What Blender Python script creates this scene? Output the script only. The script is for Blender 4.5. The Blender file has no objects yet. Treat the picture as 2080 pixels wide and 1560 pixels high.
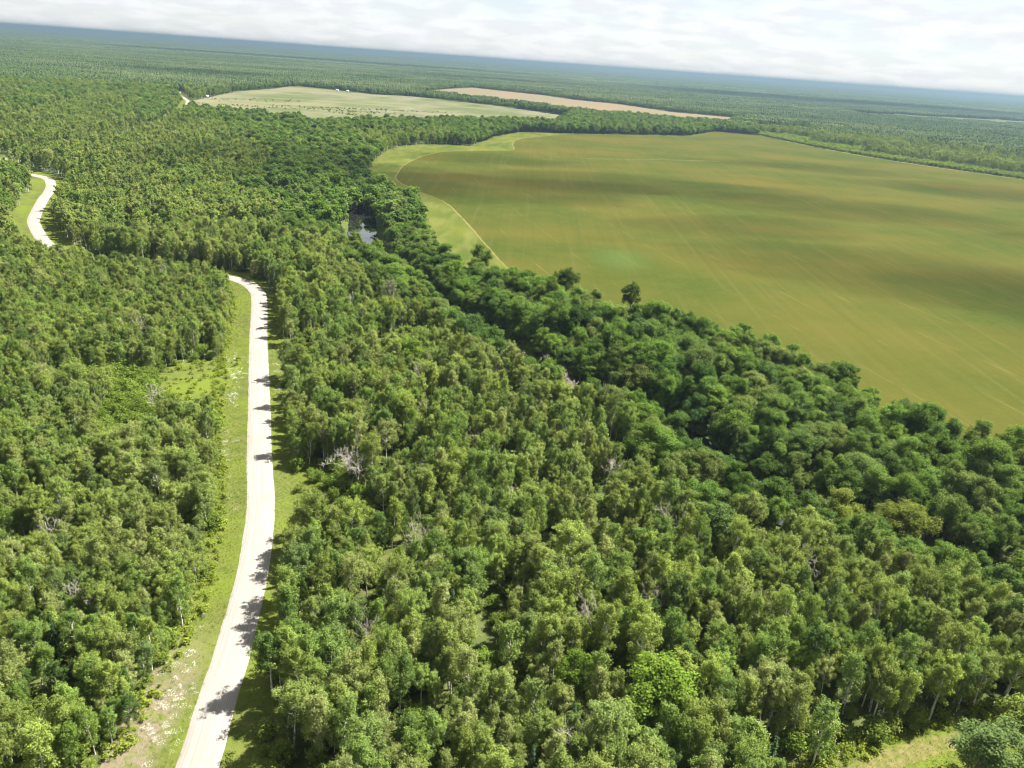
import bpy, math
import numpy as np
from mathutils import Matrix, Vector
R = math.radians
scene = bpy.context.scene
COL = scene.collection

# ------------------------------------------------------------------ camera
CAM_H = 95.0
PITCH, ROLL = R(22.2755), R(4.0974)
F_PX = 1601.0
cam_d = bpy.data.cameras.new('camera')
cam = bpy.data.objects.new('camera', cam_d); COL.objects.link(cam)
r0 = Vector((1, 0, 0)); u0 = Vector((0, math.sin(PITCH), math.cos(PITCH)))
fwd = Vector((0, math.cos(PITCH), -math.sin(PITCH)))
rgt = math.cos(ROLL)*r0 + math.sin(ROLL)*u0
up = -math.sin(ROLL)*r0 + math.cos(ROLL)*u0
cam.matrix_world = Matrix(((rgt.x, up.x, -fwd.x, 0), (rgt.y, up.y, -fwd.y, 0), (rgt.z, up.z, -fwd.z, CAM_H), (0, 0, 0, 1)))
cam_d.sensor_width = 36.0; cam_d.lens = 36.0*F_PX/2080
cam_d.clip_start = 1.0; cam_d.clip_end = 120000
scene.camera = cam

# ------------------------------------------------------------------ light
SUN_AZ = R(62)      # clockwise from the view direction (+Y)
SUN_EL = R(53)
sun_dir = Vector((math.sin(SUN_AZ)*math.cos(SUN_EL), math.cos(SUN_AZ)*math.cos(SUN_EL), math.sin(SUN_EL)))
sd = bpy.data.lights.new('sun', 'SUN'); sd.energy = 5.0; sd.angle = R(0.53); sd.color = (1.0, 0.955, 0.88)
so = bpy.data.objects.new('sun', sd); COL.objects.link(so)
so.rotation_euler = sun_dir.to_track_quat('Z', 'Y').to_euler()

world = bpy.data.worlds.new('World'); scene.world = world; world.use_nodes = True
nt = world.node_tree; N = nt.nodes; L = nt.links
for n in list(N): N.remove(n)
out = N.new('ShaderNodeOutputWorld'); bg = N.new('ShaderNodeBackground'); bg.inputs['Strength'].default_value = 0.054
sky = N.new('ShaderNodeTexSky'); sky.sky_type = 'NISHITA'; sky.sun_disc = False
sky.sun_elevation = SUN_EL; sky.sun_rotation = SUN_AZ; sky.air_density = 1.2; sky.dust_density = 0.25; sky.ozone_density = 1.0
geo = N.new('ShaderNodeNewGeometry')
tc = N.new('ShaderNodeTexCoord'); sep = N.new('ShaderNodeSeparateXYZ'); L.new(tc.outputs['Generated'], sep.inputs[0])
def wmath(op, a, b=None):
    m = N.new('ShaderNodeMath'); m.operation = op
    for i, v in enumerate((a, b)):
        if v is None: continue
        if isinstance(v, (int, float)): m.inputs[i].default_value = v
        else: L.new(v, m.inputs[i])
    return m.outputs[0]
zz = wmath('ADD', wmath('MAXIMUM', sep.outputs[2], 0.0), 0.20)
cx = wmath('DIVIDE', sep.outputs[0], zz); cy = wmath('DIVIDE', sep.outputs[1], zz)
cmb = N.new('ShaderNodeCombineXYZ'); L.new(cx, cmb.inputs[0]); L.new(cy, cmb.inputs[1])
cn = N.new('ShaderNodeTexNoise'); cn.inputs['Scale'].default_value = 2.2; cn.inputs['Detail'].default_value = 7; cn.inputs['Roughness'].default_value = 0.58
L.new(cmb.outputs[0], cn.inputs['Vector'])
cr = N.new('ShaderNodeValToRGB'); cr.color_ramp.elements[0].position = 0.34; cr.color_ramp.elements[1].position = 0.60
L.new(cn.outputs['Fac'], cr.inputs[0])
cn2 = N.new('ShaderNodeTexNoise'); cn2.inputs['Scale'].default_value = 4.6; cn2.inputs['Detail'].default_value = 5
L.new(cmb.outputs[0], cn2.inputs['Vector'])
cshade = N.new('ShaderNodeMixRGB'); cshade.inputs[1].default_value = (3.82, 3.92, 4.06, 1); cshade.inputs[2].default_value = (4.35, 4.4, 4.5, 1)
crs = N.new('ShaderNodeValToRGB'); crs.color_ramp.elements[0].position = 0.42; crs.color_ramp.elements[1].position = 0.58
L.new(cn2.outputs['Fac'], crs.inputs[0]); L.new(crs.outputs[0], cshade.inputs[0])
mixc = N.new('ShaderNodeMixRGB'); L.new(wmath('MULTIPLY', wmath('ADD', wmath('MULTIPLY', cr.outputs[0], 0.35), 0.62), 1.0), mixc.inputs[0])
tint = N.new('ShaderNodeMixRGB'); tint.blend_type = 'MULTIPLY'; tint.inputs[0].default_value = 1.0; tint.inputs[2].default_value = (0.46, 0.55, 0.70, 1); L.new(sky.outputs[0], tint.inputs[1]); L.new(tint.outputs[0], mixc.inputs[1]); L.new(cshade.outputs[0], mixc.inputs[2])
L.new(mixc.outputs[0], bg.inputs[0]); L.new(bg.outputs[0], out.inputs[0])

vs = scene.view_settings
scene.display_settings.display_device = 'sRGB'
vs.view_transform = 'Standard'; vs.look = 'None'; vs.gamma = 1.0; vs.use_curve_mapping = False
vs.exposure = 2.15
cy_ = scene.cycles
cy_.max_bounces = 4; cy_.diffuse_bounces = 3; cy_.glossy_bounces = 2; cy_.transmission_bounces = 3; cy_.transparent_max_bounces = 8
cy_.volume_bounces = 0; cy_.caustics_reflective = False; cy_.caustics_refractive = False
cy_.use_adaptive_sampling = True; cy_.adaptive_threshold = 0.02
cy_.use_denoising = True
cy_.sample_clamp_indirect = 4; cy_.filter_width = 1.15

# ------------------------------------------------------------------ helpers
rng = np.random.default_rng(11)
def catmull(P, step=3.0):
    P = np.array(P, float); Q = np.vstack([2*P[0]-P[1], P, 2*P[-1]-P[-2]]); o = []
    for i in range(1, len(Q)-2):
        a, b, c, d = Q[i-1:i+3]; n = max(2, int(np.linalg.norm(c-b)/step))
        t = np.linspace(0, 1, n, endpoint=False)[:, None]
        o.append(0.5*((2*b)+(c-a)*t+(2*a-5*b+4*c-d)*t**2+(-a+3*b-3*c+d)*t**3))
    o.append(P[-1:]); return np.vstack(o)
def dist_line(P, X):
    """distance of points X (n,2) to a dense polyline P, and the signed side (+ = left of travel)"""
    D = np.full(len(X), 1e9); S = np.zeros(len(X)); T = np.gradient(P, axis=0)
    lo, hi = P.min(0)-400, P.max(0)+400
    m = np.where(((X > lo) & (X < hi)).all(1))[0]
    for k in range(0, len(m), 20000):
        ii = m[k:k+20000]; d2 = ((X[ii, None, :]-P[None, ::2, :])**2).sum(2)
        j = d2.argmin(1)*2; D[ii] = np.sqrt(d2.min(1))
        v = X[ii]-P[j]; S[ii] = np.sign(T[j, 0]*v[:, 1]-T[j, 1]*v[:, 0])
    return D, S
def inside(poly, X):
    P = np.array(poly, float); r = np.zeros(len(X), bool); j = len(P)-1
    for i in range(len(P)):
        c = (P[i, 1] > X[:, 1]) != (P[j, 1] > X[:, 1])
        with np.errstate(divide='ignore', invalid='ignore'):
            xx = (P[j, 0]-P[i, 0])*(X[:, 1]-P[i, 1])/(P[j, 1]-P[i, 1])+P[i, 0]
        r ^= c & (X[:, 0] < xx); j = i
    return r
def vnoise(X, scale, seed=0):
    """smooth value noise 0..1 on the ground plane"""
    g = np.random.default_rng(seed).random((64, 64)); q = X/scale+1000
    i = np.floor(q).astype(int); f = q-i; f = f*f*(3-2*f); a = i % 64; b = (i+1) % 64
    return ((g[a[:, 0], a[:, 1]]*(1-f[:, 0])+g[b[:, 0], a[:, 1]]*f[:, 0])*(1-f[:, 1])
            + (g[a[:, 0], b[:, 1]]*(1-f[:, 0])+g[b[:, 0], b[:, 1]]*f[:, 0])*f[:, 1])
def project(X, z):
    v = np.column_stack([X, np.broadcast_to(z, len(X))-CAM_H])
    k = v @ np.array(fwd); k = np.where(k > 1, k, 1e9)
    return 1040+F_PX*(v @ np.array(rgt))/k, 780-F_PX*(v @ np.array(up))/k, k
def mesh_np(name, V, Fc, mats=(), midx=None, smooth=False):
    """V (n,3); Fc list of arrays (m,k) of equal-size faces"""
    me = bpy.data.meshes.new(name)
    loops = np.concatenate([f.ravel() for f in Fc]).astype(np.int32)
    tot = np.concatenate([np.full(len(f), f.shape[1]) for f in Fc]).astype(np.int32)
    st = np.concatenate([[0], np.cumsum(tot)[:-1]]).astype(np.int32)
    me.vertices.add(len(V)); me.vertices.foreach_set('co', np.asarray(V, np.float32).ravel())
    me.loops.add(len(loops)); me.loops.foreach_set('vertex_index', loops)
    me.polygons.add(len(tot)); me.polygons.foreach_set('loop_start', st)
    for m in mats: me.materials.append(m)
    if midx is not None: me.polygons.foreach_set('material_index', np.asarray(midx, np.int32))
    me.polygons.foreach_set('use_smooth', np.full(len(tot), smooth))
    me.update(calc_edges=True); me.validate(); return me
def obj(name, me, parent=None, label=None, cat=None, group=None, kind=None):
    o = bpy.data.objects.new(name, me); COL.objects.link(o)
    if parent is not None: o.parent = parent
    if label: o['label'] = label
    if cat: o['category'] = cat
    if group: o['group'] = group
    if kind: o['kind'] = kind
    return o

# ------------------------------------------------------------------ materials
class NT:
    def __init__(s, name):
        s.m = bpy.data.materials.new(name); s.m.use_nodes = True; s.t = s.m.node_tree
        for n in list(s.t.nodes): s.t.nodes.remove(n)
        s.out = s.t.nodes.new('ShaderNodeOutputMaterial')
    def n(s, typ, **kw):
        x = s.t.nodes.new('ShaderNode'+typ)
        for k, v in kw.items():
            if k in x.inputs and not hasattr(type(x), k): s.set(x.inputs[k], v)
            else: setattr(x, k, v)
        return x
    def set(s, i, v):
        if isinstance(v, bpy.types.NodeSocket): s.t.links.new(v, i)
        elif isinstance(v, tuple) and len(v) == 3 and i.type == 'RGBA': i.default_value = (*v, 1)
        else: i.default_value = v
    def math(s, op, a, b=0.0, clamp=False):
        x = s.n('Math', operation=op, use_clamp=clamp); s.set(x.inputs[0], a); s.set(x.inputs[1], b); return x.outputs[0]
    def mix(s, f, a, b, mode='MIX'):
        x = s.n('MixRGB', blend_type=mode); s.set(x.inputs[0], f); s.set(x.inputs[1], a); s.set(x.inputs[2], b); return x.outputs[0]
    def noise(s, vec, scale, detail=3.0, rough=0.55):
        x = s.n('TexNoise'); s.set(x.inputs['Vector'], vec); s.set(x.inputs['Scale'], scale); s.set(x.inputs['Detail'], detail); s.set(x.inputs['Roughness'], rough); return x.outputs['Fac']
    def ramp(s, f, lo, hi, a=(0, 0, 0), b=(1, 1, 1)):
        if lo > hi: lo, hi, a, b = hi, lo, b, a
        x = s.n('ValToRGB'); e = x.color_ramp.elements; e[0].position = lo; e[1].position = hi; e[0].color = (*a, 1); e[1].color = (*b, 1); s.set(x.inputs[0], f); return x.outputs[0]
    def mapping(s, vec, scale=(1, 1, 1), rot=(0, 0, 0)):
        x = s.n('Mapping'); s.set(x.inputs['Vector'], vec); x.inputs['Scale'].default_value = scale; x.inputs['Rotation'].default_value = rot; return x.outputs[0]
    def pos(s): return s.n('NewGeometry').outputs['Position']
    def diffuse(s, col, rough=0.9, spec=0.0, bump=None, bdist=0.1, bstr=0.5):
        p = s.n('BsdfPrincipled'); s.set(p.inputs['Base Color'], col); s.set(p.inputs['Roughness'], rough); s.set(p.inputs['Specular IOR Level'], spec)
        if bump is not None:
            b = s.n('Bump'); s.set(b.inputs['Height'], bump); b.inputs['Distance'].default_value = bdist; b.inputs['Strength'].default_value = bstr
            s.t.links.new(b.outputs[0], p.inputs['Normal'])
        s.t.links.new(p.outputs[0], s.out.inputs['Surface']); return s.m

def leaf_mat(name, ca, cb, cc, transl=0.46, var=0.55, far=False, stops=None):
    """ca..cb per tree, cc drawn in by stand"""
    s = NT(name); g = s.n('NewGeometry'); oi = s.n('ObjectInfo')
    rl = g.outputs['Random Per Island']
    if far:
        st = s.ramp(s.noise(s.mapping(s.pos(), (.5, 1, 1)), 0.0030, 5), 0.47, 0.58); rt = rl
    else:
        st = s.ramp(s.noise(oi.outputs['Location'], 0.017, 3), 0.42, 0.62); rt = oi.outputs['Random']
    c = s.mix(rt, ca, cb)
    if stops:
        x = s.n('ValToRGB'); el = x.color_ramp.elements
        while len(el) < len(stops): el.new(0.5)
        for i_, q in enumerate(stops): el[i_].position = i_/(len(stops)-1); el[i_].color = (*q, 1)
        s.set(x.inputs[0], rt); c = x.outputs[0]
    c = s.mix(s.math('MULTIPLY', st, 0.40 if stops else 0.65), c, cc)
    v = s.math('ADD', s.math('MULTIPLY', rl, var), 1-var/2)
    rt2 = s.math('FRACT', s.math('MULTIPLY', rt, 7.31))
    v = s.math('MULTIPLY', v, s.math('ADD', s.math('MULTIPLY', rt2, 0.42), 0.79))
    c = s.mix(1.0, c, s.n('CombineColor', Red=v, Green=v, Blue=v).outputs[0], 'MULTIPLY')
    d = s.n('BsdfDiffuse', Color=c)
    tcol = s.mix(1.0, c, (1.3, 1.25, 0.7), 'MULTIPLY')
    t = s.n('BsdfTranslucent', Color=tcol)
    m1 = s.n('MixShader', Fac=transl); s.t.links.new(d.outputs[0], m1.inputs[1]); s.t.links.new(t.outputs[0], m1.inputs[2])
    s.t.links.new(m1.outputs[0], s.out.inputs['Surface']); return s.m
M = {}
M['aspen'] = leaf_mat('aspen_leaf', (0.127, 0.188, 0.039), (0.216, 0.250, 0.065), (0.199, 0.232, 0.079),
    stops=[(0.083, 0.140, 0.037), (0.127, 0.192, 0.042), (0.163, 0.209, 0.048), (0.181, 0.239, 0.050), (0.199, 0.226, 0.081), (0.144, 0.220, 0.042), (0.120, 0.174, 0.058)])
M['broad'] = leaf_mat('broad_leaf', (0.066, 0.124, 0.025), (0.150, 0.203, 0.040), (0.118, 0.172, 0.044),
    stops=[(0.048, 0.095, 0.023), (0.080, 0.141, 0.027), (0.113, 0.187, 0.032), (0.064, 0.114, 0.032), (0.139, 0.172, 0.049), (0.090, 0.156, 0.029), (0.134, 0.203, 0.035)])
M['lime'] = leaf_mat('lime_leaf', (0.110, 0.185, 0.026), (0.130, 0.200, 0.028), (0.13, 0.19, 0.03))
M['olive'] = leaf_mat('olive_leaf', (0.126, 0.156, 0.031), (0.133, 0.160, 0.032), (0.126, 0.156, 0.031))
M['silver'] = leaf_mat('silver_leaf', (0.165, 0.185, 0.110), (0.17, 0.19, 0.12), (0.17, 0.19, 0.12))
M['shrub'] = leaf_mat('shrub_leaf', (0.105, 0.160, 0.026), (0.150, 0.185, 0.045), (0.120, 0.185, 0.026))
M['spruce'] = leaf_mat('spruce_needle', (0.030, 0.055, 0.022), (0.045, 0.070, 0.028), (0.04, 0.065, 0.03), transl=0.08)
M['farleaf'] = leaf_mat('far_leaf', (0.053, 0.086, 0.028), (0.092, 0.132, 0.044), (0.136, 0.164, 0.070), far=True, var=.35)
M['farspruce'] = leaf_mat('far_needle', (0.028, 0.050, 0.026), (0.040, 0.064, 0.031), (0.056, 0.080, 0.040), transl=0.1, far=True)
M['weed'] = leaf_mat('weed_leaf', (0.140, 0.190, 0.026), (0.175, 0.205, 0.030), (0.15, 0.20, 0.026))
M['grass'] = leaf_mat('grass_blade', (0.095, 0.135, 0.024), (0.145, 0.160, 0.042), (0.12, 0.15, 0.03))
def bark(name, a, b):
    s = NT(name); p = s.n('TexCoord').outputs['Object']
    n = s.noise(s.mapping(p, (1, 1, 0.35)), 4.0, 4); c = s.mix(s.ramp(n, 0.35, 0.65), a, b)
    return s.diffuse(c, 0.85, 0.2)
M['abark'] = bark('aspen_bark', (0.38, 0.36, 0.30), (0.62, 0.59, 0.52))
M['bbark'] = bark('brown_bark', (0.09, 0.075, 0.055), (0.17, 0.145, 0.115))
M['dbark'] = bark('dead_wood', (0.34, 0.30, 0.27), (0.52, 0.47, 0.42))
M['tbark'] = bark('grey_twig', (0.27, 0.235, 0.195), (0.38, 0.335, 0.285))
s = NT('forest_floor'); p = s.pos()
c = s.mix(s.ramp(s.noise(p, 0.25, 5), 0.35, 0.65), (0.035, 0.045, 0.014), (0.075, 0.085, 0.026))
c = s.mix(s.ramp(s.noise(p, 0.004, 3), 0.4, 0.6), c, (0.06, 0.085, 0.03))
M['floor'] = s.diffuse(c, 1.0, 0.0)
s = NT('gravel'); uv = s.n('UVMap').outputs[0]; p = s.pos()
c = s.mix(s.noise(p, 3.0, 5, 0.7), (0.158, 0.142, 0.123), (0.216, 0.198, 0.177))
c = s.mix(s.math('MULTIPLY', s.ramp(s.noise(s.mapping(uv, (2.4, 0.012, 1)), 3.0, 3), 0.47, 0.60), 0.9), c, (0.237, 0.222, 0.199))
c = s.mix(s.math('MULTIPLY', s.ramp(s.noise(p, 0.10, 4), 0.48, 0.7), 0.35), c, (0.158, 0.136, 0.114))
M['gravel'] = s.diffuse(c, 1.0, 0.0, s.noise(p, 6, 3), 0.03)
s = NT('verge_grass'); p = s.pos()
c = s.mix(s.ramp(s.noise(p, 0.35, 5, 0.65), 0.35, 0.65), (0.052, 0.073, 0.015), (0.090, 0.095, 0.028))
c = s.mix(s.ramp(s.noise(p, 0.06, 4), 0.42, 0.62), c, (0.083, 0.106, 0.017))
sx = s.n('SeparateXYZ'); s.t.links.new(p, sx.inputs[0])
near = s.math('SUBTRACT', 1.0, s.n('MapRange', **{'From Min': 92.0, 'From Max': 112.0, 'Value': sx.outputs[1]}).outputs[0])
leftside = s.n('MapRange', **{'From Min': -45.5, 'From Max': -48.5, 'Value': sx.outputs[0]}).outputs[0]
bare = s.math('MULTIPLY', s.math('MULTIPLY', near, leftside), s.ramp(s.noise(p, 0.45, 5, 0.7), 0.36, 0.52))
c = s.mix(bare, c, s.mix(s.noise(p, 2.0, 3), (0.098, 0.084, 0.049), (0.146, 0.122, 0.088)))
M['verge'] = s.diffuse(c, 1.0, 0.0, s.noise(p, 2.0, 4), 0.25)
ROW = R(-15.7)
s = NT('hay_crop'); p = s.pos()
c = s.mix(s.ramp(s.noise(p, 0.010, 5, 0.6), 0.38, 0.62), (0.034, 0.046, 0.008), (0.056, 0.055, 0.011))
c = s.mix(s.math('MULTIPLY', s.ramp(s.noise(s.mapping(p, (0.8, 1.7, 1), (0, 0, R(12))), 0.0050, 4), 0.53, 0.72), 0.6), c, (0.080, 0.059, 0.012))
c = s.mix(s.math('MULTIPLY', s.ramp(s.noise(p, 0.06, 5, 0.7), 0.45, 0.62), 0.40), c, (0.051, 0.056, 0.011))
c = s.mix(s.math('MULTIPLY', s.ramp(s.noise(p, 0.35, 4, 0.7), 0.50, 0.66), 0.22), c, (0.065, 0.063, 0.017))
rows = s.noise(s.mapping(p, (0.30, 0.006, 1), (0, 0, ROW)), 1.0, 3, 0.6)
c = s.mix(s.math('MULTIPLY', s.ramp(rows, 0.55, 0.70), 0.32), c, (0.072, 0.065, 0.021))
c = s.mix(s.math('MULTIPLY', s.ramp(rows, 0.45, 0.31), 0.28), c, (0.029, 0.042, 0.008))
rx_ = s.n('SeparateXYZ'); s.t.links.new(s.mapping(p, (1, 1, 1), (0, 0, ROW)), rx_.inputs[0])
tram = s.math('ABSOLUTE', s.math('SUBTRACT', s.math('FRACT', s.math('ADD', s.math('DIVIDE', rx_.outputs[0], 27.0), s.math('MULTIPLY', s.noise(p, 0.006, 2), 0.5))), 0.5))
tram = s.math('MULTIPLY', s.ramp(tram, 0.020, 0.010), s.ramp(s.noise(p, 0.02, 4, 0.7), 0.45, 0.62))
c = s.mix(s.math('MULTIPLY', tram, 0.40), c, (0.105, 0.093, 0.029))
dv = s.n('VectorMath', operation='DISTANCE'); s.t.links.new(s.mapping(p, (1, 0.55, 1)), dv.inputs[0]); dv.inputs[1].default_value = (53, 421*0.55, 0)
c = s.mix(s.math('MULTIPLY', s.ramp(s.math('DIVIDE', dv.outputs['Value'], 20.0), 1.0, 0.2), 0.25), c, (0.038, 0.094, 0.030))
M['crop'] = s.diffuse(c, 1.0, 0.0, s.noise(p, 1.2, 4), 0.15)
s = NT('meadow_grass'); p = s.pos()
c = s.mix(s.ramp(s.noise(p, 0.02, 5), 0.38, 0.62), (0.045, 0.062, 0.012), (0.071, 0.082, 0.016))
c = s.mix(s.math('MULTIPLY', s.ramp(s.noise(s.mapping(p, (1, 0.25, 1)), 0.12, 4), 0.45, 0.65), 0.4), c, (0.114, 0.113, 0.038))
M['meadow'] = s.diffuse(c, 1.0, 0.0, s.noise(p, 1.2, 4), 0.3)
s = NT('dry_path'); p = s.pos()
M['path'] = s.diffuse(s.mix(s.noise(p, 0.8, 4), (0.086, 0.086, 0.037), (0.153, 0.138, 0.080)), 1.0, 0.0)
s = NT('far_hay'); p = s.pos()
c = s.mix(s.ramp(s.noise(s.mapping(p, (1, 0.5, 1), (0, 0, R(10))), 0.006, 5, 0.65), 0.42, 0.58), (0.068, 0.082, 0.033), (0.122, 0.115, 0.077))
c = s.mix(s.math('MULTIPLY', s.ramp(s.noise(s.mapping(p, (0.6, 1.6, 1), (0, 0, R(-15))), 0.009, 3), 0.5, 0.6), 0.6), c, (0.134, 0.128, 0.061))
M['farhay'] = s.diffuse(c, 1.0, 0.0)
s = NT('marsh_sedge'); p = s.pos()
M['sedge'] = s.diffuse(s.mix(s.ramp(s.noise(p, 0.01, 5), 0.4, 0.6), (0.07, 0.085, 0.038), (0.11, 0.11, 0.055)), 1.0, 0.0)
s = NT('worn_grass'); p = s.pos()
M['worn'] = s.diffuse(s.mix(s.ramp(s.noise(p, 0.8, 5), 0.4, 0.6), (0.085, 0.092, 0.024), (0.125, 0.110, 0.045)), 1.0, 0.0)
s = NT('tan_field'); p = s.pos()
M['tan'] = s.diffuse(s.mix(s.ramp(s.noise(s.mapping(p, (1, 0.4, 1)), 0.008, 4), 0.4, 0.6), (0.144, 0.106, 0.069), (0.122, 0.108, 0.063)), 1.0, 0.0)
s = NT('river_water'); p = s.pos()
pb = s.n('BsdfPrincipled'); pb.inputs['Base Color'].default_value = (0.012, 0.012, 0.010, 1); pb.inputs['Roughness'].default_value = 0.03; pb.inputs['IOR'].default_value = 2.1
b = s.n('Bump'); s.set(b.inputs['Height'], s.noise(s.mapping(p, (1, 0.6, 1)), 0.7, 3)); b.inputs['Distance'].default_value = 0.004; b.inputs['Strength'].default_value = 0.15
s.t.links.new(b.outputs[0], pb.inputs['Normal']); s.t.links.new(pb.outputs[0], s.out.inputs['Surface']); M['water'] = s.m
def plain(name, col, rough=0.7):
    s = NT(name); p = s.n('TexCoord').outputs['Object']
    return s.diffuse(s.mix(s.noise(p, 3, 4), tuple(c*0.85 for c in col), col), rough, 0.3)
M['white'] = plain('white_paint', (0.78, 0.78, 0.76)); M['roof'] = plain('metal_roof', (0.62, 0.64, 0.66), 0.5)
M['grey'] = plain('grey_siding', (0.42, 0.40, 0.37)); M['glass'] = plain('dark_glass', (0.03, 0.035, 0.04), 0.1)
M['petal'] = plain('white_petal', (0.78, 0.78, 0.70)); M['wood'] = plain('post_wood', (0.26, 0.22, 0.17))

# ------------------------------------------------------------------ layout (metres, camera above the origin)
ROAD = catmull([(-38.5, 40), (-39.3, 60), (-40.4, 81), (-42.0, 92), (-43.2, 101.7), (-44.4, 109), (-47.6, 126.6), (-53.5, 149.5), (-61.9, 174.5), (-72.5, 207), (-89, 257),
    (-102.9, 300.7), (-109.6, 315.3), (-117.6, 325.0), (-128.7, 330.5), (-146, 331.5), (-174.8, 333), (-198.7, 341), (-218, 358), (-228.3, 369), (-243, 388.6), (-257, 409),
    (-267, 428), (-279, 453), (-288, 472), (-297, 493), (-310, 518), (-326, 540), (-349, 552), (-375, 558), (-392, 570), (-397, 592), (-393, 622), (-386, 660), (-392, 760),
    (-440, 1000), (-540, 1300), (-630, 1480), (-684, 1640), (-688, 1720), (-640, 1850)], 2.5)
RIVER = catmull([(-420, 1330), (-350, 1130), (-288, 930), (-230, 840), (-165, 693), (-127, 584), (-103, 502), (-84, 415), (-68, 385), (-50, 352), (-36, 322), (-23, 298), (1, 256), (23, 229),
    (41, 215), (53, 197), (60, 178), (71, 167), (84, 158.5), (97, 146), (118, 138), (150, 120), (220, 90)], 2.5)
RIVER_W = 5.6
VERGE_L = [(-55.7, 40), (-55.7, 73.5), (-53.8, 80), (-51.5, 86), (-51.9, 92), (-53.3, 101.7), (-52.6, 112.8), (-55.0, 124.5), (-60.6, 144), (-67.6, 163.8), (-74.9, 180), (-83.2, 205), (-97.2, 248.8), (-107, 282.8), (-115.5, 305), (-121, 318), (-129.3, 322)]
MEADOW = [(-139.3, 700), (-144.2, 761), (-145.5, 850), (-125, 928), (-66, 955), (-55, 1018), (-46, 1088), (-12, 1197), (54, 1227), (260, 1355), (338, 1512), (408, 1487), (452, 1299), (504, 1164), (617, 1021), (900, 760), (1050, 480), (760, 90),
    (330, 110), (200, 165), (139, 196), (125, 204), (117.4, 224), (108, 235), (99.4, 257), (72, 278), (49, 298), (32, 306), (12, 320), (-6, 330), (-18, 338), (-27, 346), (-34, 360), (-42.4, 388), (-60, 460), (-72, 516), (-92.5, 545), (-120, 605)]
PALE = [(53, 1209.7), (-10.2, 1087.6), (-20, 1012), (-19.1, 937), (-55, 905), (-95, 859), (-111.7, 761), (-109.6, 685), (-104, 645), (-84.7, 604), (-57.5, 560), (-38.6, 501), (-22.3, 440), (-6.5, 382), (5, 352)]
CROP = [tuple(q) for q in catmull(PALE, 8)] + [(22, 322), (50, 303), (74, 282), (102, 260), (111, 237), (121, 226), (129, 207), (142, 199), (202, 168), (332, 114), (756, 96), (1045, 482), (895, 757), (613, 1018), (500, 1161), (449, 1296), (405, 1483), (340, 1507), (262, 1350), (60, 1222)]
FIELD2 = [(-548.8, 1342), (-597, 1680), (-584, 1899), (-594, 2029), (-572, 2082), (-452, 2011), (-369, 1949), (-283, 1988), (-88, 1848), (79, 1658), (40, 1345), (-100, 1270), (-172, 1167), (-266, 1043), (-338, 1090), (-455, 1115)]
FIELD3 = [(-314, 2118), (-268, 2573), (-206, 2869), (-51, 2710), (28, 2651), (128, 2462), (250, 2376), (364, 2136), (512, 2067), (408, 1765), (305, 1700), (172, 1770), (80, 1850), (-37, 1960), (-180, 2090)]
CLEAR = [(472, 1790), (533, 1830), (628, 1800), (560, 1720), (441, 1615)]
MARSH = [(1170, 3081), (1453, 3230), (2057, 3522), (1774, 3031), (1385, 2885), (1100, 2804)]
SLOT = [(-638, 2840), (-551, 2820), (-480, 2895), (-482, 3126), (-579, 3055)]
TRACK = [(34, 60), (36, 77), (46, 86), (55, 92), (64.2, 97), (72.8, 100.4), (80.4, 101.5), (93.3, 105.5), (130, 112), (130, 92), (96, 86), (80, 66), (60, 46)]
POCKET = [(-88, 240), (-94.4, 233), (-105, 231), (-107.5, 219.5), (-100, 203), (-90, 192), (-78, 186)]
BUSHY = [(-158, 222), (-94, 232), (-72, 172), (-116, 158), (-150, 175)]

def ground_z(X):
    d, _ = dist_line(RIVER, X); e, _ = dist_line(ROAD, X)
    t = np.clip((15-d)/7, 0, 1); t = t*t*(3-2*t)
    return -2.8*t - 0.7*np.clip((13-e)/3, 0, 1) + 0.25*(vnoise(X, 40, 5)-0.5)

# ------------------------------------------------------------------ ground, fields, road, water
def axis(fine, lo, hi, far):
    a = np.arange(lo, hi+.1, fine); g = [hi]; st = fine
    while g[-1] < far: st *= 1.35; g.append(g[-1]+st)
    h = [lo]; st = fine
    while h[-1] > -far: st *= 1.35; h.append(h[-1]-st)
    return np.concatenate([np.array(h[1:])[::-1], a, np.array(g[1:])])
gx = axis(4.5, -420, 230, 60000); gy = axis(4.5, 40, 960, 60000)
GX, GY = np.meshgrid(gx, gy); X = np.column_stack([GX.ravel(), GY.ravel()])
V = np.column_stack([X, ground_z(X)]); nx = len(gx)
ii = (np.arange(len(gy)-1)[:, None]*nx+np.arange(nx-1)[None, :]).ravel()
obj('ground', mesh_np('ground', V, [np.column_stack([ii, ii+1, ii+1+nx, ii+nx])], [M['floor']], smooth=True), kind='structure')
def sheet(name, poly, z, mat):
    import mathutils
    P = [(x, y) for x, y in poly]; tri = mathutils.geometry.tessellate_polygon([[Vector((x, y, 0)) for x, y in P]])
    V = np.array([(x, y, z) for x, y in P]); T = np.array(tri)
    a = V[T]; nrm = np.cross(a[:, 1]-a[:, 0], a[:, 2]-a[:, 0])[:, 2]; T[nrm < 0] = T[nrm < 0][:, ::-1]
    return obj(name, mesh_np(name, V, [T], [mat]), kind='structure')
sheet('meadow_strip', MEADOW, 0.16, M['meadow']); sheet('hay_field', CROP, 0.20, M['crop'])
sheet('far_hay_field', FIELD2, 0.16, M['farhay']); sheet('tan_field', FIELD3, 0.16, M['tan'])
sheet('far_clearing', CLEAR, 0.16, M['farhay']); sheet('marsh', MARSH, 0.16, M['sedge']); sheet('distant_pasture', SLOT, 0.16, M['farhay'])
sheet('grass_clearing', TRACK, 0.15, M['verge'])
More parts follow.
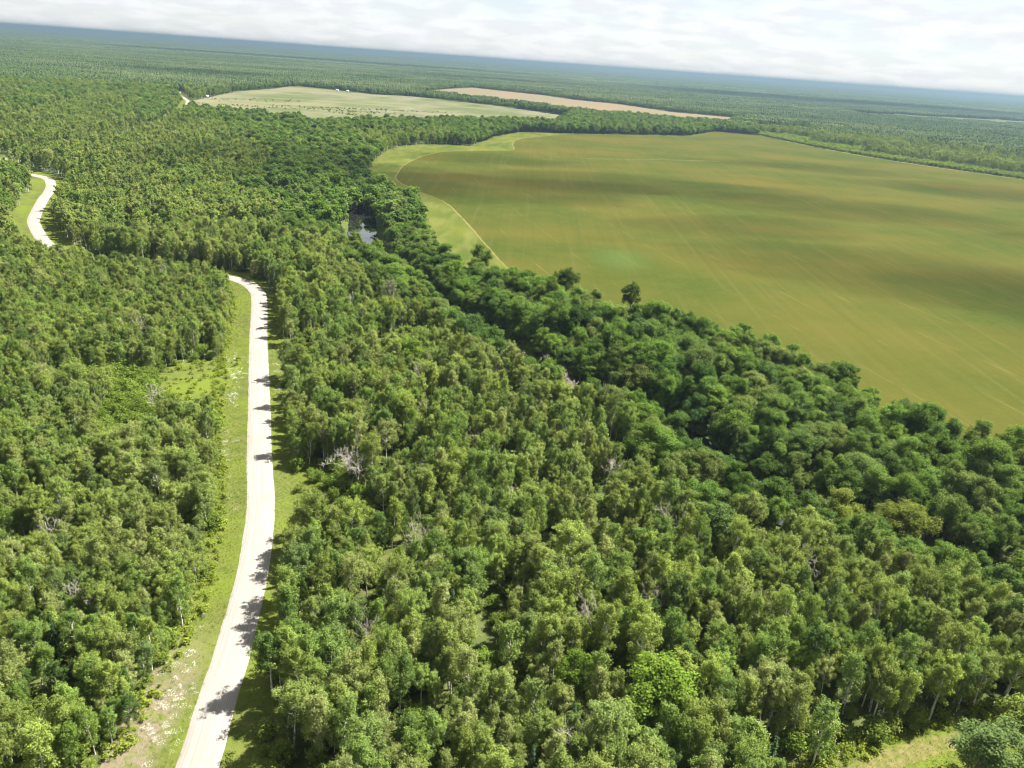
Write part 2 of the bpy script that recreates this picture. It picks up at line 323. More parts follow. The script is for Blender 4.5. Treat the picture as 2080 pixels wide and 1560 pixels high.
def ribbon(name, P, offs, zs, mat, kind='structure', wob=0.0):
    """cross-section (offset left of travel, height) swept along P"""
    T = np.gradient(P, axis=0); T /= np.linalg.norm(T, axis=1)[:, None]; Nn = np.column_stack([-T[:, 1], T[:, 0]])
    s_ = np.concatenate([[0], np.cumsum(np.linalg.norm(np.diff(P, axis=0), axis=1))])
    n, k = len(P), len(offs); V = np.zeros((n, k, 3)); UV = np.zeros((n, k, 2)); w = np.random.default_rng(3)
    for j, (o, z) in enumerate(zip(offs, zs)):
        oo = o(s_) if callable(o) else o
        jit = wob*w.normal(size=n) if j in (0, k-1) else 0
        V[:, j, :2] = P+Nn*(np.broadcast_to(oo+jit, n)[:, None]); V[:, j, 2] = z; UV[:, j, 0] = np.broadcast_to(oo, n); UV[:, j, 1] = s_
    ii = (np.arange(n-1)[:, None]*k+np.arange(k-1)[None, :]).ravel(); Fq = np.column_stack([ii, ii+k, ii+k+1, ii+1])
    me = mesh_np(name, V.reshape(-1, 3), [Fq[:, ::-1]], [mat], smooth=True)
    a = V.reshape(-1, 3)[Fq[0]];
    uv = me.uv_layers.new(name='UVMap'); uv.data.foreach_set('uv', UV.reshape(-1, 2)[Fq[:, ::-1].ravel()].astype(np.float32).ravel())
    return obj(name, me, kind=kind)
ribbon('road', ROAD, (-3.05, -2.5, -1.2, 0, 1.2, 2.5, 3.05), (0.16, 0.30, 0.36, 0.40, 0.36, 0.30, 0.16), M['gravel'], wob=0.03)
ribbon('road_verge', ROAD, (-14.5, -9.5, -7, -4.8, -2.9, 2.9, 4.8, 7, 9.5, 14.5), (-0.25, 0.07, -0.22, 0.02, 0.18, 0.18, 0.02, -0.22, 0.07, -0.25), M['verge'])
sheet('verge_pocket', POCKET, 0.12, M['verge'])
ribbon('river', RIVER, (-8, 0, 8), (-2.0, -2.0, -2.0), M['water'])
ribbon('field_path', catmull(PALE, 4), (-0.6, 0, 0.6), (0.225, 0.235, 0.225), M['worn'], wob=0.25)
ribbon('field_path', catmull([(63, 899), (127, 935), (180, 958), (227, 976)], 4), (-0.9, 0, 0.9), (0.225, 0.235, 0.225), M['path'], wob=0.3)
ribbon('farm_track', catmull([(330, 1520), (408, 1488), (430, 1390), (452, 1299), (504, 1164), (617, 1021), (900, 760)], 5), (-2.2, 0, 2.2), (0.24, 0.26, 0.24), M['path'], wob=0.4)
ribbon('wheel_track', catmull([(40, 78), (57.5, 89.0), (66, 93.2), (73.6, 95.8), (87.9, 99), (110, 104)], 2), (-1.6, 0, 1.6), (0.165, 0.18, 0.165), M['worn'], wob=0.2)

# ------------------------------------------------------------------ tree prototypes
def tube(path, rad, sides=6):
    P = np.array(path, float); n = len(P); T = np.gradient(P, axis=0); T /= np.linalg.norm(T, axis=1)[:, None]
    ref = np.array([1.0, 0, 0]) if abs(T[0, 0]) < .8 else np.array([0, 1.0, 0])
    A = np.cross(T, ref); A /= np.linalg.norm(A, axis=1)[:, None]; B = np.cross(T, A)
    th = np.linspace(0, 2*np.pi, sides, endpoint=False)
    V = P[:, None, :]+(np.cos(th)[None, :, None]*A[:, None, :]+np.sin(th)[None, :, None]*B[:, None, :])*np.array(rad)[:, None, None]
    i = np.arange(n-1)[:, None]*sides; j = np.arange(sides)[None, :]; j2 = (j+1) % sides
    return V.reshape(-1, 3), np.stack([(i+j), (i+j2), (i+sides+j2), (i+sides+j)], -1).reshape(-1, 4)
class Geo:
    def __init__(s): s.V = []; s.F = []; s.n = 0
    def add(s, V, Fq): s.V.append(V); s.F.append(Fq+s.n); s.n += len(V)
    def mesh(s, name, mat, smooth=False): return mesh_np(name, np.vstack(s.V), [np.vstack(s.F)], [mat], smooth=smooth)
def leaves(C, Nrm, size, g):
    """diamond leaf sprays at C with normals Nrm"""
    n = len(C); Nrm = Nrm/np.linalg.norm(Nrm, axis=1)[:, None]; a = g.normal(size=(n, 3)); a -= (a*Nrm).sum(1)[:, None]*Nrm
    a /= np.linalg.norm(a, axis=1)[:, None]; b = np.cross(Nrm, a); s1 = (size*g.uniform(.6, 1.35, n))[:, None]; s2 = s1*g.uniform(.5, .85, n)[:, None]
    V = np.stack([C-a*s1, C-b*s2+a*s1*.15, C+a*s1, C+b*s2+a*s1*.15], 1).reshape(-1, 3)
    return V, (np.arange(n)[:, None]*4+np.arange(4)[None, :])
def clump_leaves(cc, rad, n, size, g, outc, upb=0.6, flat=0.75):
    d = g.normal(size=(n, 3)); d /= np.linalg.norm(d, axis=1)[:, None]; rr = g.uniform(0, 1.0, n)**0.55*1.22
    P = cc+d*rr[:, None]*rad*np.array([1, 1, flat])
    Nn = d*0.8+g.normal(size=(n, 3))*0.55+np.array([0.12, 0.06, upb+.35])+(P-outc)*0.06
    return leaves(P, Nn, size, g)
def curve_limb(p0, p1, sag, n=5):
    t = np.linspace(0, 1, n)[:, None]; return p0+(p1-p0)*t+np.array([0, 0, sag])*(t*(1-t))*4
def make_aspen(seed, H=13.0, cr=2.6, base=0.36, lod=0, fork=False):
    g = np.random.default_rng(seed); T, C = Geo(), Geo()
    lean = g.normal(size=2)*0.035*H; ztop = H*0.93
    t = np.linspace(0, 1, 9); wob = np.cumsum(g.normal(size=(9, 2))*0.07, 0); wob -= wob[0]
    tp = np.column_stack([lean[0]*t**1.5+wob[:, 0], lean[1]*t**1.5+wob[:, 1], -0.6+t*(ztop+0.6)])
    T.add(*tube(tp, 0.17*(1-t)**0.75+0.025, 7 if lod == 0 else 4))
    def at(z): return np.array([np.interp(z, tp[:, 2], tp[:, k]) for k in range(3)])
    nl = 27 if lod == 0 else 14; outc = at(H*.65); leader = []
    for i in range(nl):
        f = base+(1-base)*((i+g.uniform(0, .9))/nl); z0 = f*ztop; u = (f-base)/(1-base)
        Lr = cr*np.interp(u, [0, .3, .7, 1], [.75, 1.0, .72, .28])*g.uniform(.65, 1.25); az = i*2.4+g.uniform(-.5, .5)
        p0 = at(z0); p1 = p0+np.array([math.cos(az)*Lr, math.sin(az)*Lr, Lr*g.uniform(.5, 1.25)])
        path = curve_limb(p0, p1, -0.12*Lr)
        if lod == 0: T.add(*tube(path, np.linspace(0.06, 0.018, 5)*(1.1-.5*u), 4))
        leader += [(p1, g.uniform(.4, .8)), (path[3], g.uniform(.4, .7))]
        for _ in range(2): leader.append((p1+g.normal(size=3)*np.array([.65, .65, .55]), g.uniform(.3, .6)))
    leader += [(at(ztop)+np.array([0, 0, .25]), .6), (at(ztop*.94), .75), (at(ztop*.88), .8)]
    for c, r in leader:
        if lod == 0: C.add(*clump_leaves(c, r*1.1, int(88*r/.7), 0.128, g, outc, 0.4, 0.95))
        else: C.add(*clump_leaves(c, r*1.25, 13, 0.40, g, outc, 0.4, 0.95))
    return T, C
def make_broad(seed, H=12.0, rx=4.2, lod=0, open_=0.0):
    g = np.random.default_rng(seed); T, C = Geo(), Geo(); zb = H*g.uniform(.14, .22)
    t = np.linspace(0, 1, 6); lean = g.normal(size=2)*0.3
    tp = np.column_stack([lean[0]*t, lean[1]*t, -1.2+t*(H*.62+1.2)]); T.add(*tube(tp, 0.30*(1-t)**.6+0.05, 7 if lod == 0 else 5))
    top = tp[-1]; cz = H*0.58; rz = H*0.42; outc = np.array([lean[0], lean[1], cz*0.8]); cl = []
    nlobe = g.integers(7, 11); lobes = []
    for i in range(nlobe):
        az = i*2.4+g.uniform(-.4, .4); el = g.uniform(-.55, 1.25); k = g.uniform(.55, .80)
        lobes.append((np.array([math.cos(az)*math.cos(el)*rx*k, math.sin(az)*math.cos(el)*rx*k, cz+math.sin(el)*rz*k]), rx*g.uniform(.36, .52)))
    lobes.append((np.array([0, 0, cz+rz*.62])+g.normal(size=3)*.4, rx*.42)); lobes.append((np.array([0, 0, cz-.1*rz]), rx*.5))
    for lc, lr in lobes:
        zf = np.clip((lc[2]*.55)/tp[-1, 2], .25, 1); p0 = np.array([np.interp(zf, t, tp[:, k]) for k in range(3)])
        T.add(*tube(curve_limb(p0, lc, -0.1*np.linalg.norm(lc-p0)), np.linspace(.13, .035, 5), 5 if lod == 0 else 3))
        n = int((9 if lod == 0 else 8)*(lr/1.7)**1.6)+4
        for j in range(n):
            d = g.normal(size=3); d[2] = d[2]*.8+.25; d /= np.linalg.norm(d); q = lc+d*lr*g.uniform(.55, 1.02)
            if q[2] < zb*.55: continue
            cl.append((q, g.uniform(.55, 1.0)*(rx/4.2)**.4))
            if lod == 0 and g.random() < .35: T.add(*tube(curve_limb(lc, q, 0, 3), (.035, .022, .012), 3))
    for c, r in cl:
        if g.random() < open_: continue
        if lod == 0: C.add(*clump_leaves(c, r*1.05, int(100*r/.8), 0.150, g, outc, 0.55, 0.8))
        else: C.add(*clump_leaves(c, r*1.15, 13, 0.46, g, outc, 0.55, 0.8))
    return T, C
def make_shrub(seed, H=3.6, rx=2.0, lod=0):
    g = np.random.default_rng(seed); T, C = Geo(), Geo(); outc = np.array([0, 0, H*.3])
    for i in range(13 if lod == 0 else 8):
        az = i*2.4; k = math.sqrt((i+.5)/13)*rx*g.uniform(.7, 1.1); p1 = np.array([math.cos(az)*k, math.sin(az)*k, H*(1-.45*(k/rx)**2)*g.uniform(.6, 1.0)])
        path = curve_limb(np.array([g.normal()*.15, g.normal()*.15, -.4]), p1, .1*H); T.add(*tube(path, np.linspace(.04, .012, 5), 4))
        for q in (p1, path[3], path[2]+g.normal(size=3)*.25):
            if lod == 0: C.add(*clump_leaves(q, g.uniform(.5, .85), 42, 0.15, g, outc, .6, .9))
            else: C.add(*clump_leaves(q, g.uniform(.6, .95), 9, 0.38, g, outc, .6, .9))
    return T, C
def make_spruce(seed, H=13.0, rb=2.0, lod=0):
    g = np.random.default_rng(seed); T, C = Geo(), Geo(); T.add(*tube([(0, 0, -.5), (0, 0, H*.5), (0, 0, H)], (.17, .10, .02), 6))
    nl = 22 if lod == 0 else 11
    for i in range(nl):
        f = .08+.92*i/nl; z = f*H; rad = rb*(1-f)**.85*g.uniform(.8, 1.15)+.12; nb = (9 if lod == 0 else 6)
        for j in range(nb):
            az = j*2*math.pi/nb+g.uniform(-.4, .4)+i; L_ = rad*g.uniform(.7, 1.15); k = 7 if lod == 0 else 3
            tt = np.linspace(.2, 1, k); P = np.column_stack([np.cos(az)*tt*L_, np.sin(az)*tt*L_, z-.35*tt*L_+.12*L_*tt**2])+g.normal(size=(k, 3))*.06
            C.add(*leaves(P, np.column_stack([g.normal(size=k)*.4, g.normal(size=k)*.4, np.ones(k)]), (.20 if lod == 0 else .42)*(.6+.4*rad/rb), g))
    C.add(*leaves(np.array([[0, 0, H]]), np.array([[1.0, .3, .2]]), .25, g)); return T, C
def make_dead(seed, H=9.0, twig=1.0, depth=4, spread=0.75):
    g = np.random.default_rng(seed); T = Geo()
    def grow(p, d, Ln, r, k):
        n = 4; pts = [p]; dd = d.copy()
        for _ in range(n): dd = dd+g.normal(size=3)*.13; dd /= np.linalg.norm(dd); pts.append(pts[-1]+dd*Ln/n)
        T.add(*tube(pts, np.maximum(np.linspace(r, r*.55, n+1), .022), 5 if k > 2 else 3))
        if k == 0: return
        m = g.integers(3, 5)
        for i in range(m):
            q = pts[g.integers(2, n+1)] if i else pts[-1]; e = dd*(1.0 if i == 0 else .55)+g.normal(size=3)*spread*(.45 if i == 0 else .8)+np.array([0, 0, .18]); e /= np.linalg.norm(e)
            grow(q, e, Ln*g.uniform(.55, .78), r*.5, k-1)
    grow(np.array([0, 0, -.5]), np.array([0.05, 0, 1.0]), H*.42, .15, depth); return T

PROTO = {}      # kind -> list of (trunk mesh, crown mesh, joined mesh, H)
def joined(name, T, C, mt, mc):
    V = np.vstack(T.V+C.V); Ft = np.vstack(T.F); Fc = np.vstack(C.F)+T.n
    return mesh_np(name, V, [np.vstack([Ft, Fc])], [mt, mc], np.concatenate([np.zeros(len(Ft)), np.ones(len(Fc))]))
def proto(kind, specs, fn, mt, mc, sep=True):
    out_ = []
    for i, kw in enumerate(specs):
        T, C = fn(**kw)
        out_.append((T.mesh('trunk', mt, True) if sep else None, C.mesh('crown', mc) if sep else None, joined('%s_%02d' % (kind, i), T, C, mt, mc), kw.get('H')))
    PROTO[kind] = out_
A_SP = [dict(seed=100+i, H=h, cr=c, base=b) for i, (h, c, b) in enumerate([(13, 2.0, .22), (12.4, 1.7, .18), (13.6, 2.4, .28), (12.8, 1.9, .2), (13.2, 2.6, .46), (12, 1.5, .18), (13.4, 2.1, .36), (12.7, 2.2, .25)])]
B_SP = [dict(seed=200+i, H=h, rx=c) for i, (h, c) in enumerate([(12, 4.2), (12.8, 3.7), (11.6, 4.7), (12.4, 4.0), (11.2, 3.4), (12.6, 4.5), (11.9, 3.9)])]
proto('aspen', A_SP, make_aspen, M['abark'], M['aspen'])
proto('broad', B_SP, make_broad, M['bbark'], M['broad'])
proto('shrub', [dict(seed=300+i, H=h, rx=r) for i, (h, r) in enumerate([(3.4, 1.9), (4.0, 2.1), (2.8, 1.7), (3.7, 1.6)])], make_shrub, M['bbark'], M['shrub'])
proto('spruce', [dict(seed=400+i, H=13, rb=r) for i, r in enumerate([1.9, 1.5, 2.2])], make_spruce, M['bbark'], M['spruce'])
proto('aspen_far', [dict(k, lod=1) for k in A_SP[:6]], make_aspen, M['abark'], M['aspen'], False)
proto('broad_far', [dict(k, lod=1) for k in B_SP[:6]], make_broad, M['bbark'], M['broad'], False)
proto('shrub_far', [dict(seed=350+i, H=3.6, rx=2.0, lod=1) for i in range(3)], make_shrub, M['bbark'], M['shrub'], False)
proto('spruce_far', [dict(seed=450+i, H=13, rb=r, lod=1) for i, r in enumerate([1.9, 1.4, 2.2])], make_spruce, M['bbark'], M['spruce'], False)

PCOL = {}
def proto_collection(kind):
    if kind not in PCOL:
        c = bpy.data.collections.new('kinds_of_'+kind)
        for i, pr in enumerate(PROTO[kind]):
            o = bpy.data.objects.new('%s_%02d' % (kind, i), pr[2]); c.objects.link(o)
        PCOL[kind] = c
    return PCOL[kind]
def scatter(name, kind, P, idx, rot, scl, label):
    """one 'stuff' object: copies of the prototypes on points"""
    if len(P) == 0: return
    me = bpy.data.meshes.new(name); me.vertices.add(len(P)); me.vertices.foreach_set('co', np.asarray(P, np.float32).ravel())
    a = me.attributes.new('pick', 'INT', 'POINT'); a.data.foreach_set('value', np.asarray(idx, np.int32))
    a = me.attributes.new('turn', 'FLOAT_VECTOR', 'POINT'); a.data.foreach_set('vector', np.asarray(rot, np.float32).ravel())
    a = me.attributes.new('size', 'FLOAT_VECTOR', 'POINT'); a.data.foreach_set('vector', np.asarray(scl, np.float32).ravel())
    o = obj(name, me, kind='stuff', label=label)
    t = bpy.data.node_groups.new(name, 'GeometryNodeTree')
    t.interface.new_socket('Geometry', in_out='INPUT', socket_type='NodeSocketGeometry'); t.interface.new_socket('Geometry', in_out='OUTPUT', socket_type='NodeSocketGeometry')
    gi = t.nodes.new('NodeGroupInput'); go = t.nodes.new('NodeGroupOutput'); ip = t.nodes.new('GeometryNodeInstanceOnPoints')
    ci = t.nodes.new('GeometryNodeCollectionInfo'); ci.inputs['Collection'].default_value = proto_collection(kind); ci.inputs['Separate Children'].default_value = True; ci.inputs['Reset Children'].default_value = True
    def att(nm, typ):
        x = t.nodes.new('GeometryNodeInputNamedAttribute'); x.data_type = typ; x.inputs['Name'].default_value = nm; return x.outputs['Attribute']
    er = t.nodes.new('FunctionNodeEulerToRotation'); t.links.new(att('turn', 'FLOAT_VECTOR'), er.inputs[0])
    t.links.new(gi.outputs[0], ip.inputs['Points']); t.links.new(ci.outputs[0], ip.inputs['Instance']); ip.inputs['Pick Instance'].default_value = True
    t.links.new(att('pick', 'INT'), ip.inputs['Instance Index']); t.links.new(er.outputs[0], ip.inputs['Rotation']); t.links.new(att('size', 'FLOAT_VECTOR'), ip.inputs['Scale'])
    t.links.new(ip.outputs[0], go.inputs[0]); md = o.modifiers.new('copies', 'NODES'); md.node_group = t
    return o

# ------------------------------------------------------------------ where trees stand
def jitter_grid(x0, x1, y0, y1, sp, seed):
    g = np.random.default_rng(seed); xs = np.arange(x0, x1, sp); ys = np.arange(y0, y1, sp*.87)
    a, b = np.meshgrid(xs, ys); a = a+(np.arange(len(ys)) % 2)[:, None]*sp/2
    X = np.column_stack([a.ravel(), b.ravel()]); return X+g.uniform(-.42, .42, X.shape)*sp
def wedge(X, deg=43, back=30): return (np.abs(X[:, 0]) < (X[:, 1]+back)*math.tan(R(deg)))
VL = catmull(VERGE_L, 2.5)
def open_ground(X):
    """True where no tree can stand"""
    dr, sr = dist_line(ROAD, X); dv, _ = dist_line(RIVER, X)
    lim = np.where(sr < 0, 7.8, 7.4); lim = np.where(X[:, 1] > 335, 10.5, lim); lim = np.where((X[:, 0] < -335) & (X[:, 1] > 520) & (X[:, 1] < 640), 17, lim)
    o = (dr < lim) | (dv < np.where(X[:, 1] > 530, 0.8, np.where((X[:, 1] > 395) & (X[:, 1] < 505), 12.0, np.where(X[:, 1] > 300, 4.3, 7.4))))
    nearl = (sr > 0) & (X[:, 1] < 322) & (dr < 60); o |= nearl & (X[:, 0] > np.interp(X[:, 1], [p[1] for p in VERGE_L], [p[0] for p in VERGE_L])-1.0)
    for p in (MEADOW, FIELD2, FIELD3, CLEAR, MARSH, SLOT, TRACK, POCKET): o |= inside(p, X)
    return o
def zones(X):
    """0 young aspen left of the road, 1 aspen, 2 broadleaf by the river, 3 shrub, 4 spruce"""
    n = len(X); g = np.random.default_rng(77); dr, sr = dist_line(ROAD, X); dv, sv = dist_line(RIVER, X)
    z = np.ones(n, int); z[(sr > 0) & (dr < 390) & (X[:, 1] < 600)] = 0
    w = vnoise(X, 70, 9); right = (sv > 0)
    z[(dv < 14+30*w*vnoise(X, 22, 4)) & (z != 0)] = 2
    z[right & (dv < 300) & (X[:, 1] < 420)] = 2
    z[(X[:, 1] > 390) & (dv < 20+85*w)] = 2
    z[(X[:, 1] > 900) & (w+g.normal(size=n)*.12 > .55)] = 2
    belt = (X[:, 1] > 1000) & (X[:, 1] < 2200) & (X[:, 0] > -330) & (X[:, 0] < 420); z[belt] = 2
    dfr, _ = dist_line(catmull([(338, 1512), (408, 1487), (452, 1299), (504, 1164), (617, 1021), (900, 760), (1200, 500)], 8), X)
    rr = (X[:, 0] > np.interp(X[:, 1], [0, 500, 760, 1021, 1164, 1299, 1487], [1300, 1200, 900, 617, 504, 452, 408])) & (X[:, 1] < 1700)
    lim3 = 40+120*w*vnoise(X, 30, 8); z[rr & (dfr < lim3)] = 3; m4 = rr & (dfr >= lim3); z[m4] = np.where(g.random(m4.sum()) < np.clip((dfr[m4]-90)/260, 0, .75), 4, 1)
    fm = (X[:, 1] > 850) & ~belt & ~rr; z[fm & (g.random(n) < (conifer_share(X)-.2)*np.clip((X[:, 1]-850)/700, 0, 1))] = 4
    b = inside(BUSHY, X) & (vnoise(X, 16, 21) > .56); z[b] = 3
    z[(g.random(n) < .012) & (z < 2)] = 4
    return z
def conifer_share(X):
    w = .6*vnoise(X*np.array([.45, 1]), 420, 51)+.4*vnoise(X*np.array([.5, 1]), 160, 52)
    bias = np.clip((X[:, 0]-200)/900, -.25, .4)
    return np.clip((w-.38)*2.2+bias, 0, .999)
def fill(X, s_lo, s_hi, seed):
    g = np.random.default_rng(seed)
    X = X[wedge(X)]; X = X[~open_ground(X)]; z = zones(X); return X, z, g
groups = {}
SPECIAL = []    # (name, kind, proto index, x, y, scale, material, label)
def special(*a): SPECIAL.append(a)
special('broadleaf_tree', 'broad', 5, 25.1, 91.2, (1.35, 1.35, 1.15), 'lime', 'large bright green dome-crowned tree in the wood near the bottom edge')
special('broadleaf_tree', 'broad', 4, 13.2, 97.0, (.85, .85, 1.05), 'lime', 'small bright lime green tree just beyond the large bright green dome')
special('broadleaf_tree', 'broad', 1, -30.5, 226, (1.1, 1.1, 1.15), 'lime', 'vivid lime green tree among dull crowns midway between road and river')
special('broadleaf_tree', 'broad', 3, -34.5, 231, (1.0, 1.0, 1.1), 'lime', 'vivid lime green tree beside its brighter twin between road and river')
special('aspen_tree', 'aspen', 4, 13.6, 130, (1.05, 1.05, 1.0), None, 'flat-topped aspen with white forked trunk showing below its crown')
special('aspen_tree', 'aspen', 2, -49.9, 293.5, (1.1, 1.1, 1.08), 'silver', 'pale silvery grey tree with bare trunk standing out between road and river')
for (x, y, k, sc, lb) in [(-17.7, 349, 1, 1.12, 'lone dark round-topped tree standing into the field, first along the river belt'), (-2, 318, 4, 1.0, 'shaggy tree on the field edge beside the lone dark tree'),
        (19.5, 328, 2, 1.08, 'broad spreading tree reaching into the field, farther of a close pair'), (12, 307, 0, 1.0, 'rounded tree at the field edge, nearer of a close pair'), (46, 317, 4, 1.02, 'small isolated round tree poking above the field edge')]:
    special('broadleaf_tree', 'broad', k, x, y-4, (sc*1.12, sc*1.12, sc*1.36), 'dark', lb)
special('broadleaf_tree', 'broad', 0, 77, 156.5, (1.05, 1.05, 1.12), 'olive', 'yellowish olive tree by the hidden river, smaller of two olive crowns')
special('broadleaf_tree', 'broad', 2, 90, 153, (1.3, 1.3, 1.2), 'olive', 'large yellowish olive double-crowned tree overhanging the hidden river')
special('broadleaf_tree', 'broad', 6, 73.0, 87.5, (1.25, 1.25, 1.0), 'aspen', 'greyish green tree in the bottom corner beyond the mown grass track')
special('broadleaf_tree', 'broad', 3, 82.0, 91.5, (1.2, 1.2, 1.0), 'aspen', 'greyish green tree cut by the picture edge behind the corner tree')
special('spruce_tree', 'spruce', 0, -103.7, 167, (.75, .75, .62), None, 'small dark pointed spruce among the low bushes left of the road')
SP_XY = np.array([(s_[3], s_[4]) for s_ in SPECIAL]); SP_R = np.array([3.6*(s_[5][0]) if s_[1] == 'broad' else 2.2 for s_ in SPECIAL])
DEAD = [(11.7, 83.6, 0, 'bleached bare dead tree with many forked twigs near the bottom edge', 'dbark', .85), (-34.5, 160, 1, 'pale dead tree with broken stubs in the aspens beside the road', 'dbark', 1.0),
    (-37.2, 164, 2, 'thin leaning dead snag behind the pale broken dead tree', 'dbark', .95), (13.5, 233, 3, 'grey leafless twiggy tree on the river bank, farther of two', 'tbark', .78), (18.8, 222, 4, 'grey leafless twiggy tree leaning over the river gap, nearer of two', 'tbark', .78),
    (-4.6, 256, 5, 'small brownish leafless tree beside the river gap', 'tbark', .78), (-57.5, 352, 3, 'brownish bare twiggy tree just below the open water', 'tbark', .78), (-49.4, 335, 4, 'brownish bare twiggy tree between open water and dark gap', 'tbark', .78), (-24, 284, 5, 'grey-brown bare tree at the dark river gap', 'tbark', .78)]
SNAG_LB = ('thin grey dead snag among the leafy trees between road and river', 'thin grey dead snag among the young aspens left of the road')
SNAGS = [(-8, 178), (3, 152), (-22, 190), (24, 168), (-15, 132), (36, 142), (-40, 245), (-62, 280), (-28, 215), (8, 200), (46, 118), (30, 118), (-20, 104), (60, 128), (-78, 150), (-95, 190), (-120, 240), (-70, 110), (-140, 300), (-85, 128), (-10, 240), (-2, 248), (9, 243), (28, 213), (16, 112)]
DEAD_XY = np.array([(d[0], d[1]) for d in DEAD]+SNAGS)

bag = {k: [[], []] for k in ('aspen0', 'aspen', 'broad', 'shrub', 'spruce')}   # near, far
def put(X, z, g):
    if len(X) == 0: return
    d = np.min(np.hypot(X[:, None, 0]-SP_XY[None, :, 0], X[:, None, 1]-SP_XY[None, :, 1])-SP_R[None, :], axis=1)
    e = np.min(np.hypot(X[:, None, 0]-DEAD_XY[None, :, 0], X[:, None, 1]-DEAD_XY[None, :, 1]), axis=1)
    k = (d > 0) & (e > np.where(X[:, 1] < 0, 3, 2.3)); X, z = X[k], z[k]; far = (np.hypot(X[:, 0], X[:, 1]) > 430).astype(int)
    for zi, key in enumerate(('aspen0', 'aspen', 'broad', 'shrub', 'spruce')):
        for f in (0, 1): bag[key][f].append(X[(z == zi) & (far == f)])
X, z, g = fill(jitter_grid(-520, 520, 48, 620, 2.45, 1), 0, 0, 1)
gap = vnoise(X, 9, 31)+.3*vnoise(X, 3.5, 32); keep = np.hypot(X[:, 0], X[:, 1]) < 520
k0 = keep & (z == 0) & (gap > .37); put(X[k0], z[k0], g)
k3 = keep & (z == 3) & (gap > .32); put(X[k3], z[k3], g)
X, z, g = fill(jitter_grid(-760, 420, 48, 640, 3.0, 2), 0, 0, 2); gap = vnoise(X, 11, 33)+.3*vnoise(X, 4.5, 34)
k1 = ((z == 1) | (z == 4)) & (gap > .42) & (np.hypot(X[:, 0], X[:, 1]) < 520); put(X[k1], z[k1], g)
X, z, g = fill(np.vstack([jitter_grid(-420, 420, 48, 640, 5.6, 3), jitter_grid(-62, 18, 295, 400, 5.5, 13)]), 0, 0, 3)
k2 = (z == 2) & (np.hypot(X[:, 0], X[:, 1]) < 520); put(X[k2], z[k2], g)
X, z, g = fill(jitter_grid(-1650, 1700, 250, 1750, 4.9, 4), 0, 0, 4); r_ = np.hypot(X[:, 0], X[:, 1]); gap = vnoise(X, 14, 35)
k4 = (r_ >= 520) & (r_ < 1720) & (gap > .13); z[z == 0] = 1; put(X[k4], z[k4], g)

def attrs(X, g, lo, hi, nproto, aniso=.14, wide=1.0):
    n = len(X); s_ = g.uniform(lo, hi, n)*(0.86+.28*vnoise(X, 38, 41)); w = s_*g.uniform(1-aniso, 1+aniso, n)*wide
    return g.integers(0, nproto, n), np.column_stack([g.normal(size=n)*.03, g.normal(size=n)*.03, g.uniform(0, 6.283, n)]), np.column_stack([w, w, s_*g.uniform(.93, 1.08, n)])
def tree_object(name, kind, i, loc, rot, scl, label, group=None, mat=None, cat='tree'):
    root = obj(name, None, label=label, cat=cat, group=group); root.location = loc; root.rotation_euler = rot; root.scale = scl
    t, c, _, _ = PROTO[kind][i]
    obj('trunk' if kind != 'shrub' else 'stem', t, root); cr_ = obj('crown' if kind != 'shrub' else 'foliage', c, root)
    if mat: cr_.material_slots[0].link = 'OBJECT'; cr_.material_slots[0].material = mat
    return root
M['dark'] = leaf_mat('dark_broad_leaf', (0.060, 0.095, 0.020), (0.070, 0.105, 0.024), (0.065, 0.10, 0.022))
for nm, kind, i, x, y, sc, mat, lb in SPECIAL:
    zg = ground_z(np.array([[x, y]]))[0]
    tree_object(nm, kind, i, (x, y, zg), (0, 0, (x*7+y*3) % 6.28), sc, lb, 'notable trees rising from the wood' if False else None, M[mat] if mat else None)
for x, y, i, lb, mt, sc in DEAD:
    T = make_dead(500+i, 12.5, depth=4 if mt == 'dbark' else 6, spread=.8); me = T.mesh('dead_tree', M[mt], True)
    o = obj('dead_tree', me, label=lb, cat='dead tree', group='bare dead trees in the wood'); o.location = (x, y, ground_z(np.array([[x, y]]))[0]); o.rotation_euler = (0, 0, x % 6.28); o.scale = (sc, sc, sc)

SNAG = [make_dead(520+i, 12.5, depth=4, spread=.6).mesh('dead_tree', M['dbark' if i % 2 else 'tbark'], True) for i in range(4)]
for k, (x, y) in enumerate(SNAGS):
    o = obj('dead_tree', SNAG[k % 4], label=SNAG_LB[0 if x > -45 - (y-110)*.3 else 1], cat='dead tree', group='thin grey snags scattered in the wood')
    o.location = (x, y, ground_z(np.array([[x, y]]))[0]); o.rotation_euler = (0, 0, (x*3.7) % 6.28); q = .75+.3*((k*.37) % 1); o.scale = (q*.85, q*.85, q*1.1)

